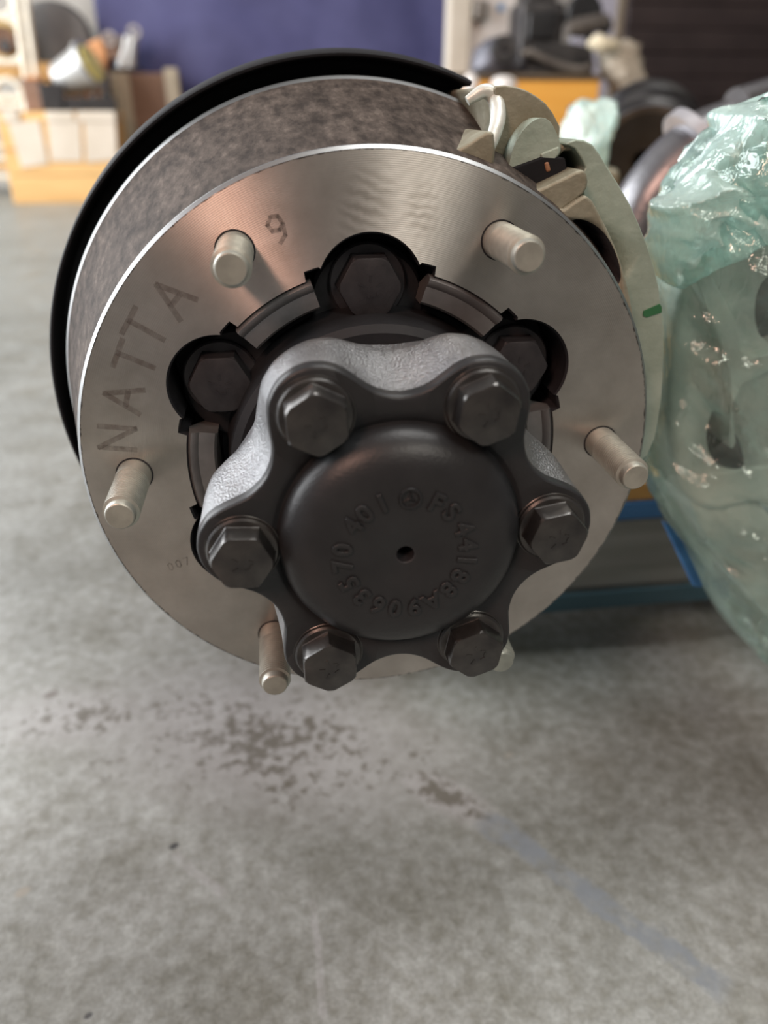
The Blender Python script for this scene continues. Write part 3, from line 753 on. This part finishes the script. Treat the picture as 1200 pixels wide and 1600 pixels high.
p0 = P3[0]; tube('pipe_base', [(p0[0], p0[1], p0[2] - .012), (p0[0], p0[1], p0[2] - .011), (p0[0], p0[1], p0[2] + .001), (p0[0], p0[1], p0[2] + .002)], [.048, .050, .050, .048], M['alu'], pipe, n=36)
tube('pipe_foot', [(p0[0], p0[1], .173), (p0[0], p0[1], p0[2] - .01)], [.034, .030], M['alu'], pipe, n=30)
q0 = at(1020, 425, .43); tube('pipe_branch', [(q0.x - .03, .47, q0.z - .05), (q0.x, .43, q0.z), (q0.x + .04, .42, q0.z + .03)], [.022, .022, .022], M['alu'], pipe, n=24)

drum = thing('brake_drum', 'black drum lying beyond the grey elbow pipe', 'brake drum', (at(1022, 240, .95).x, 1.0, .173))
drum['_off'] = tuple(drum.location)
M['drum'] = grained('glossy_black_drum', (.012, .012, .013), (.022, .022, .023), 20, .30, .2)
dc = at(1030, 236, .95)
dm = lathe('drum_shell', [(.02, -.07), (.082, -.07), (.090, -.062), (.090, -.045), (.084, -.04), (.084, .05), (.09, .055), (.09, .07), (.02, .07)], M['drum'], drum, (dc.x, 1.0, dc.z), 64)
dm.rotation_euler = (math.radians(12), 0, math.radians(-22))
lathe('drum_ring', [(.070, -.071), (.080, -.0735), (.0815, -.070), (.070, -.068)], M['alu_dark'], dm, n=64)
box('drum_cradle', (dc.x - .10, .93, .173), (dc.x + .10, 1.08, dc.z - .07), M['drum'], drum, bev=.004)
fb = thing('film_scrap', 'small crumple of pale green film beside the black drum', 'plastic film', (at(920, 195, .80).x, .80, .173))
fb['_off'] = tuple(fb.location)
def lump(name, pts, y, depth, m, parent, seed=0, amp=.012, zmin=0.0):
    """closed crumpled body with the given pixel outline at depth y"""
    c = np.mean(np.array(pts, float), axis=0); o3 = [at(u, v, y) for u, v in smooth_poly(pts, 5)]; cc = at(c[0], c[1], y)
    n = len(o3); rings = 9; vs, fs = [], []
    for k in range(rings + 1):
        t = PI*k/rings; s = math.sin(t); yy = -math.cos(t)*depth
        for q in o3:
            p = cc + (q - cc)*max(s, .02)**.8; p.y = y + yy
            nz = noise.fractal(Vector((p.x*26 + seed, p.y*26, p.z*26)), .9, 2.1, 4)
            p += (p - Vector((cc.x, y, cc.z))).normalized()*nz*amp
            p.z = max(p.z, zmin); vs.append(tuple(p))
    for k in range(rings):
        for i in range(n):
            j = (i + 1) % n; fs.append((k*n + i, k*n + j, (k+1)*n + j, (k+1)*n + i))
    fs += [list(range(n)), list(range(rings*n, rings*n + n))]
    return mesh_obj(name, vs, fs, m, parent, (0, 0, 0), True, None, 70)
lump('film_crumple', [(885, 225), (893, 185), (908, 160), (950, 152), (955, 185), (942, 222), (935, 300), (900, 300)], .80, .05, M['film_thick'], fb, 3, .010)
box('wrapped_stub', (at(900, 300, .8).x, .76, .173), (at(950, 300, .8).x, .86, at(915, 260, .8).z), M['zinc'], fb, bev=.01)

# ------------------------------------------------------------------ far side of the workshop
def pbox(name, u0, v0, u1, v1, y, depth, m, parent=None, bev=.006, z0=None, rz=0.0):
    a, b = at(u0, v1, y), at(u1, v0, y)
    o = box(name, (a.x, y, a.z if z0 is None else z0), (b.x, y + depth, b.z), m, parent, bev=bev)
    return o
def root(name, label, cat, u, v, y, z=None, group=None):
    p = at(u, v, y); t = thing(name, label, cat, (p.x, y, p.z if z is None else z), group); t['_off'] = tuple(t.location); return t

# blue tarpaulin on the back wall
M['tarp'] = grained('blue_woven_tarp', (.055, .058, .16), (.08, .083, .21), 5, .55, 0, .15, 60, .3, .7, .004)
t = nt(M['tarp']); 
xa, xb = at(146, 0, 5.2).x, at(706, 0, 5.2).x
vs, fs = [], []; nx, nz = 90, 40
for j in range(nz + 1):
    for i in range(nx + 1):
        x = xa + (xb - xa)*i/nx; z = .12 + 2.9*j/nz
        yy = 5.2 + .035*noise.noise(Vector((x*1.3, 0, z*1.7))) + .02*noise.noise(Vector((x*4 + z*1.5, 2, z*3.5))) + .018*math.sin(x*7 + .6*math.sin(z*2))
        vs.append((x, yy, z))
for j in range(nz):
    for i in range(nx): k = j*(nx + 1) + i; fs.append((k, k+1, k+nx+2, k+nx+1))
tp = mesh_obj('blue_tarpaulin', vs, fs, M['tarp']); so = tp.modifiers.new('thick', 'SOLIDIFY'); so.thickness = .004
tag(tp, 'wide blue woven tarpaulin hanging across the back wall', 'tarpaulin')
# dark brown roller shutter at the right
M['shutter'] = grained('dark_brown_shutter', (.030, .020, .020), (.045, .031, .030), 4, .5)
sh = root('roller_shutter', 'dark brown shutter filling the back of the workshop at the right', 'shutter', 1080, 100, 4.6, 0)
xa = at(978, 60, 4.6).x
for k in range(24): box('shutter_slat', (xa, 4.6 + .006*(k % 2), .02 + k*.12), (3.9, 4.66, .02 + k*.12 + .1195), M['shutter'], sh, bev=.006, seg=1)
# strip of pale wall and frame beside the shutter
M['lilac'] = grained('pale_lilac_board', (.50, .50, .60), (.58, .58, .68), 3, .7)
M['tan'] = grained('tan_frame', (.34, .29, .21), (.42, .36, .27), 6, .6)
lb_ = root('pale_board', 'pale lilac board with tan edge leaning beside the dark shutter', 'board', 945, 60, 4.9, 0)
a, b = at(900, 0, 4.9), at(966, 0, 4.9)
box('board_panel', (a.x, 4.9, .02), (b.x, 4.94, 2.2), M['lilac'], lb_, bev=.004)
box('board_edge', (b.x, 4.88, .02), (b.x + .06, 4.96, 2.2), M['tan'], lb_, bev=.004)

# orange crate at the right, with the scrap parts on it
M['crate_or'] = wood('orange_plywood', (.88, .40, .055), (.95, .50, .10), 0, 1.2, .6)
M['frame_dk'] = wood('dark_batten', (.09, .065, .04), (.14, .10, .06), 0, 3, .7)
cr = root('orange_crate', 'large orange plywood crate carrying dark engine parts behind the caliper', 'crate', 800, 200, 3.3, 0)
ca, cb_ = at(640, 124, 3.3), at(938, 124, 3.3); CT = ca.z
box('side_panel', (ca.x, 3.3, .03), (cb_.x, 3.325, CT), M['crate_or'], cr, bev=.004)
box('side_panel', (ca.x, 3.875, .03), (cb_.x, 3.9, CT), M['crate_or'], cr, bev=.004)
box('end_panel', (ca.x, 3.325, .03), (ca.x + .025, 3.875, CT), M['crate_or'], cr, bev=.004)
box('end_panel', (cb_.x - .025, 3.325, .03), (cb_.x, 3.875, CT), M['crate_or'], cr, bev=.004)
box('lid', (ca.x - .01, 3.29, CT), (cb_.x + .01, 3.91, CT + .022), M['frame_dk'], cr, bev=.004)
box('crate_base', (ca.x, 3.31, 0), (cb_.x, 3.89, .03), M['frame_dk'], cr, bev=.004)
TOPZ = CT + .022
M['cream'] = grained('cream_enamel', (.62, .56, .46), (.72, .66, .56), 5, .5)
M['engine'] = grained('dark_engine_metal', (.030, .029, .030), (.075, .070, .068), 18, .45, .3, .3, 80)
M['engine_blue'] = grained('blue_grey_metal', (.12, .125, .15), (.20, .20, .23), 12, .45, .3)
M['steel'] = grained('brown_grey_metal', (.16, .14, .125), (.26, .235, .21), 12, .4, .5)
M['white'] = grained('white_plastic', (.70, .66, .62), (.80, .77, .74), 8, .45)
M['black'] = grained('black_plastic', (.012, .012, .013), (.02, .02, .021), 15, .4)
# cream cabinet panel standing behind the crate
cp = root('cream_panel', 'upright cream panel with grey box and blue sticker between the tarpaulin and dark engine parts', 'panel', 730, 80, 4.2, 0)
a, b = at(702, 0, 4.2), at(738, 0, 4.2)
box('panel_post', (a.x, 4.2, 0), (b.x, 4.3, 1.25), M['cream'], cp, bev=.01)
a, b = at(738, 0, 4.2), at(806, 60, 4.2)
box('panel_sheet', (a.x, 4.24, 0), (b.x, 4.28, 1.25), M['white'], cp, bev=.006)
pbox('grey_box', 742, 0, 764, 30, 4.17, .07, M['steel'], cp, .008)
M['blue_st'] = mat('blue_sticker', (.22, .38, .62), .5)
pbox('blue_sticker', 777, 6, 789, 18, 4.236, .005, M['blue_st'], cp, .001)
# engine block, turned tube, bent bracket, flat casting, sack
def rest(o): return o
eb = root('engine_block', 'black engine block standing at the back of the orange crate', 'engine part', 855, 60, 3.62, TOPZ)
pbox('block_body', 812, 2, 886, 72, 3.62, .22, M['engine'], eb, .02, z0=TOPZ)
pbox('block_head', 822, -30, 874, 6, 3.66, .14, M['engine'], eb, .015)
pbox('block_cover', 824, 18, 872, 62, 3.600, .03, M['black'], eb, .012)
lathe('pulley', [(.01, -.02), (.075, -.02), (.085, -.01), (.07, 0), (.085, .01), (.075, .03), (.01, .03)], M['black'], eb, tuple(at(912, 24, 3.64)), 40)
box('pulley_arm', (at(880, 24, 3.64).x, 3.66, at(880, 40, 3.64).z), (at(915, 24, 3.64).x, 3.70, at(880, 18, 3.64).z), M['black'], eb, bev=.006)
gh = root('gear_housing', 'blue grey lumpy metal housing at the left end of the orange crate', 'engine part', 772, 100, 3.42, TOPZ)
lump('housing_shell', [(742, 118), (738, 95), (750, 70), (770, 58), (795, 62), (808, 85), (804, 118)], 3.46, .09, M['engine_blue'], gh, 2, .012, TOPZ + .001)
lathe('housing_flange', [(.015, -.03), (.05, -.03), (.055, -.02), (.055, .03), (.015, .03)], M['engine'], gh, tuple(at(786, 78, 3.38)), 32)
fc = root('flat_casting', 'flat curved dark metal casting with bright rim on the front of the orange crate', 'engine part', 880, 100, 3.40, TOPZ)
pp = [tuple(at(u, v, 3.38)) for u, v in smooth_poly([(815, 86), (828, 82), (850, 92), (880, 104), (905, 108), (924, 104)], 4, False)]
tube('casting_rim', pp, .016, M['steel'], fc, n=14)
prism('casting_plate', [(p.x, p.z) for p in (at(u, v, 3.42) for u, v in smooth_poly([(822, 96), (836, 74), (870, 66), (910, 70), (926, 84), (926, 112), (880, 114), (832, 112)], 4))], 3.42, 3.52, M['engine'], fc, bev=.008)
pbox('casting_foot', 826, 104, 924, 117, 3.40, .16, M['engine'], fc, .006, z0=TOPZ)
tr = root('turned_shaft', 'short brown grey metal shaft lying against the black engine block', 'engine part', 915, 45, 3.50, TOPZ)
tube('shaft', [at(886, 46, 3.52), at(900, 43, 3.53), at(934, 36, 3.56), at(948, 33, 3.57)], [.028, .036, .036, .03], M['steel'], tr, n=24)
tube('shaft_post', [at(920, 117, 3.58), at(920, 42, 3.58)], [.018, .018], M['engine'], tr, n=16)
lathe('shaft_end', [(.002, -.01), (.030, -.01), (.034, 0), (.030, .01), (.002, .01)], M['black'], tr, tuple(at(946, 40, 3.55)), 24)
M['sack'] = grained('beige_cloth', (.36, .31, .24), (.52, .46, .37), 10, .85, 0, .3, 60)
M['sack_l'] = grained('pale_yellow_cloth', (.68, .60, .42), (.78, .70, .52), 10, .8)
sk = root('folded_sack', 'beige folded sack hanging over the right end of the orange crate', 'sack', 965, 100, 3.26, TOPZ)
lump('sack_body', [(930, 62), (962, 60), (992, 72), (1004, 110), (1008, 160), (975, 170), (950, 128), (938, 92)], 3.42, .09, M['sack'], sk, 4, .02)
lump('sack_fold', [(918, 66), (935, 54), (962, 62), (965, 76), (940, 82), (924, 76)], 3.30, .04, M['sack_l'], sk, 6, .008, TOPZ + .001)
for k, (u, v, wv) in enumerate(((736, 128, 11), (787, 132, 20))):
    cpn = root('white_cap', ('small pinkish white plastic cap in front of the orange crate, the narrower one', 'rounded white plastic cap in front of the orange crate, the wider one')[k], 'cap', u, v, 3.1, 0, 'white plastic caps by the orange crate')
    p = at(u, v, 3.1); r = at(u + wv, v, 3.1).x - p.x
    tube('cap_post', [(p.x, 3.1, 0), (p.x, 3.1, p.z - .02)], [.022, .022], M['white'], cpn, n=16)
    tube('cap_top', [(p.x, 3.1, p.z - .05), (p.x, 3.1, p.z - .045), (p.x, 3.1, p.z + .005), (p.x, 3.1, p.z + .022), (p.x, 3.1, p.z + .03)], [r*.9, r, r, r*.8, r*.4], M['white'], cpn, n=24)

# ------------------------------------------------------------------ left: crate with paper labels and parts on it
M['crate_y'] = wood('yellow_pine', (.62, .36, .13), (.78, .50, .21), 0, 1.5, .6)
M['paper'] = grained('white_paper', (.60, .53, .43), (.68, .61, .51), 6, .7)
M['brown'] = wood('brown_card', (.17, .095, .06), (.24, .14, .095), 0, 2, .7)
fl0 = on_floor(22, 318); YC = fl0.y
lc = root('pine_crate', 'yellow pine crate with three white paper sheets on its front', 'crate', 100, 316, YC, 0)
x0, x1 = at(18, 300, YC).x, at(190, 300, YC).x; z1 = at(20, 190, YC).z; zt = at(20, 174, YC).z
for k in range(3):
    za, zb = .012 + k*(z1 - .012)/3, .012 + (k + 1)*(z1 - .012)/3 - .004
    box('front_board', (x0, YC, za), (x1, YC + .022, zb), M['crate_y'], lc, bev=.003)
    box('back_board', (x0, YC + .40, za), (x1, YC + .422, zb), M['crate_y'], lc, bev=.003)
    box('end_board', (x0, YC + .022, za), (x0 + .022, YC + .40, zb), M['crate_y'], lc, bev=.003)
    box('end_board', (x1 - .022, YC + .022, za), (x1, YC + .40, zb), M['crate_y'], lc, bev=.003)
box('crate_base', (x0, YC, 0), (x1, YC + .42, .012), M['crate_y'], lc)
for (u0, u1) in ((4, 30), (72, 116), (120, 180)):
    a, b = at(u0, 180, YC), at(u1, 180, YC)
    box('paper_flap', (a.x, YC - .012, z1), (b.x, YC + .10, zt), M['paper'], lc, bev=.004)
box('rim_board', (x0, YC, z1), (x1, YC + .42, zt - .002), M['crate_y'], lc, bev=.003)
for pts in ([(12, 190), (62, 188), (76, 256), (34, 262)], [(74, 190), (126, 188), (129, 252), (80, 252)], [(131, 188), (180, 186), (184, 250), (135, 254)]):
    prism('paper_sheet', [(p.x, p.z) for p in (at(u, v, YC) for u, v in pts)], YC - .006, YC - .001, M['paper'], lc)
ZT = zt + .001
M['silver'] = mat('polished_silver', (.42, .42, .41), .4, .5)
M['lens_yellow'] = mat('yellow_lens', (.85, .75, .25), .15)  # plain yellow colour for the end lens
M['rust_or'] = grained('orange_housing', (.55, .25, .10), (.66, .33, .15), 10, .5)
YB = YC + .25
fcn = root('silver_motor', 'silver cylindrical motor tilted upwards on the pine crate', 'motor', 125, 150, YB, ZT)
p0, p1 = at(92, 128, YB), at(138, 102, YB - .05)
ax = (p1 - p0)
tube('motor_body', [p0, p0 + ax*.08, p0 + ax*.85, p0 + ax], [.05, .085, .105, .105], M['silver'], fcn, n=32)
tube('motor_rim', [p0 + ax*.92, p0 + ax*.94, p0 + ax*1.08, p0 + ax*1.1], [.112, .12, .12, .112], M['silver'], fcn, n=32)
tube('motor_lens', [p0 + ax*1.09, p0 + ax*1.16, p0 + ax*1.19], [.095, .085, .04], M['lens_yellow'], fcn, n=24)
for u, v in ((112, 150), (128, 152), (146, 150)):
    q = at(u, v, YB); tube('motor_foot', [(q.x, YB, ZT), (q.x, YB, q.z + .04)], [.022, .018], M['silver'], fcn, n=14)
oh = root('orange_housing', 'orange housing leaning behind the silver motor', 'machine part', 150, 80, YB + .12, ZT)
pr = [(p.x, p.z) for p in (at(u, v, YB + .12) for u, v in [(100, 165), (100, 96), (140, 66), (158, 58), (170, 88), (150, 165)])]
prism('housing_body', pr, YB + .10, YB + .20, M['rust_or'], oh, bev=.012)
bt = root('black_tray', 'black tray of small parts under the silver motor on the pine crate', 'tray', 120, 165, YC + .05, ZT)
pbox('tray_front', 66, 130, 98, 171, YC + .11, .02, M['black'], bt, .005, z0=ZT)
pbox('tray_front', 98, 152, 180, 171, YC + .11, .02, M['black'], bt, .005, z0=ZT)
cb2 = root('rusty_box', 'small dark reddish brown box standing at the left corner of the pine crate', 'box', 46, 150, YC + .10, ZT)
pbox('box_body', 40, 122, 60, 170, YC + .12, .12, M['brown'], cb2, .008, z0=ZT)
pbox('box_lid', 39, 118, 61, 124, YC + .115, .13, M['rust_or'], cb2, .005)
# brown boxes and chrome fittings to the right of the crate
bb = root('brown_carton', 'brown carton stack standing right of the pine crate against the tarpaulin', 'carton', 232, 150, 4.75, 0)
pbox('carton_front', 196, 114, 276, 170, 4.92, .22, M['brown'], bb, .01, z0=0)
pbox('carton_edge', 262, 106, 277, 170, 4.88, .035, M['tan'], bb, .008, z0=0)
pbox('carton_side', 180, 112, 200, 190, 4.90, .20, M['tan'], bb, .008, z0=0)
CZ = at(205, 112, 4.92).z + .006
cf = root('chrome_fittings', 'upright chrome pipe fittings on a dark brown block beside the tarpaulin', 'fitting', 205, 80, 4.98, CZ)
pbox('brown_block', 160, 56, 200, 92, 5.02, .08, M['brown'], cf, .01)
box('fitting_plate', (at(168, 100, 5.0).x, 4.94, CZ), (at(222, 100, 5.0).x, 5.10, CZ + .012), M['black'], cf, bev=.003)
def fit(pts, y, r): P = [at(u, v, y) for u, v in pts]; P[0].z = CZ + .012; return tube('fitting_pipe', P, r, M['silver'], cf, n=18)
fit([(192, 113), (196, 84), (200, 58)], 4.99, [.04, .03, .028]); fit([(205, 108), (208, 72), (210, 52)], 4.98, [.03, .022, .03])
for u, v in ((210, 50), (172, 60)): lathe('fitting_ring', [(.022, -.02), (.036, -.02), (.036, .02), (.022, .02), (.022, -.02)], M['silver'], cf, tuple(at(u, v, 4.97)), 24)
# dark machine cowl and a strip of pale post behind
M['cowl'] = grained('dark_grey_cowl', (.075, .072, .072), (.11, .105, .10), 6, .45)
cw = root('machine_cowl', 'large dark grey rounded machine cowl behind the pine crate', 'machine', 100, 60, 5.06, 0)
pr = [(p.x, p.z) for p in (at(u, v, 5.06) for u, v in smooth_poly([(40, 130), (40, 20), (60, 0), (95, 2), (125, 22), (142, 55), (146, 110), (140, 190), (60, 190)], 4))]
prism('cowl_shell', pr, 5.06, 5.15, M['cowl'], cw, bev=.03, seg=3)
box('cowl_stand', (at(50, 0, 5.06).x, 5.07, 0), (at(140, 0, 5.06).x, 5.14, at(60, 185, 5.06).z), M['cowl'], cw, bev=.01)
pl = root('orange_plank', 'orange wooden plank lying level behind the silver motor', 'plank', 90, 105, 4.86, 0)
pbox('plank_board', -40, 98, 150, 122, YC + .60, .04, M['crate_y'], pl, .005)
pbox('plank_leg', 60, 122, 76, 200, YC + .60, .035, M['crate_y'], pl, .005, z0=0)
pbox('plank_leg', 132, 122, 146, 200, YC + .60, .035, M['crate_y'], pl, .005, z0=0)
# pale metal rack at the far left
M['rack'] = grained('cream_painted_steel', (.62, .57, .46), (.72, .67, .56), 9, .4)
YR = YC + .46
rk = root('steel_rack', 'cream painted tubular steel rack with round hoops beside the pine crate', 'rack', 20, 200, YR, 0)
def bar(name, u0, v0, u1, v1, r=.016, y=YR): return tube(name, [at(u0, v0, y), at(u1, v1, y)], [r, r], M['rack'], rk, n=14)
a = at(42, 122, YR); tube('rack_post', [at(22, -30, YR), at(30, 40, YR), at(42, 122, YR)], [.022]*3, M['rack'], rk, n=14)
tube('rack_post', [at(38, -30, YR), at(46, 40, YR), at(58, 130, YR), at(56, 150, YR)], [.018]*4, M['rack'], rk, n=14)
pz = at(22, 122, YR); tube('rack_leg', [(at(42, 122, YR).x, YR, at(42, 122, YR).z), (at(38, 300, YR).x, YR, 0)], [.02, .02], M['rack'], rk, n=14)
tube('rack_leg', [(at(-60, 20, YR).x, YR, at(0, -40, YR).z), (at(-60, 300, YR).x, YR, 0)], [.02, .02], M['rack'], rk, n=14)
for v in (24, 96, 151, 164, 228, 246, 276): bar('rack_bar', -60, v, 38, v + 2, .014 if v not in (151,) else .02)
for (u, v, r) in ((6, 62, .105), (14, 146, .07), (-2, 0, .07)):
    c = at(u, v, YR); tube('rack_hoop', [(c.x + r*math.cos(2*PI*i/32), YR, c.z + r*math.sin(2*PI*i/32)) for i in range(32)], .014, M['rack'], rk, n=12, closed=True)
pbox('rack_shelf', -60, 258, 36, 266, YR + .02, .24, M['crate_y'], rk, .004)
pbox('rack_backboard', -60, 30, 24, 96, YR + .12, .02, grained('yellow_board', (.60, .40, .14), (.70, .50, .22), 6, .6), rk, .004)
gs = root('toothed_gear', 'small brown and dark gear held in the top hoop of the cream rack', 'gear', 6, 66, YR + .05)
lathe('gear_disc', [(.012, -.02), (.055, -.02), (.07, -.012), (.07, .02), (.012, .02)], M['brown'], gs, tuple(at(6, 64, YR + .06)), 28)
lathe('gear_hub', [(.004, -.04), (.03, -.04), (.034, -.02), (.004, -.02)], M['engine'], gs, tuple(at(10, 72, YR + .06)), 24)
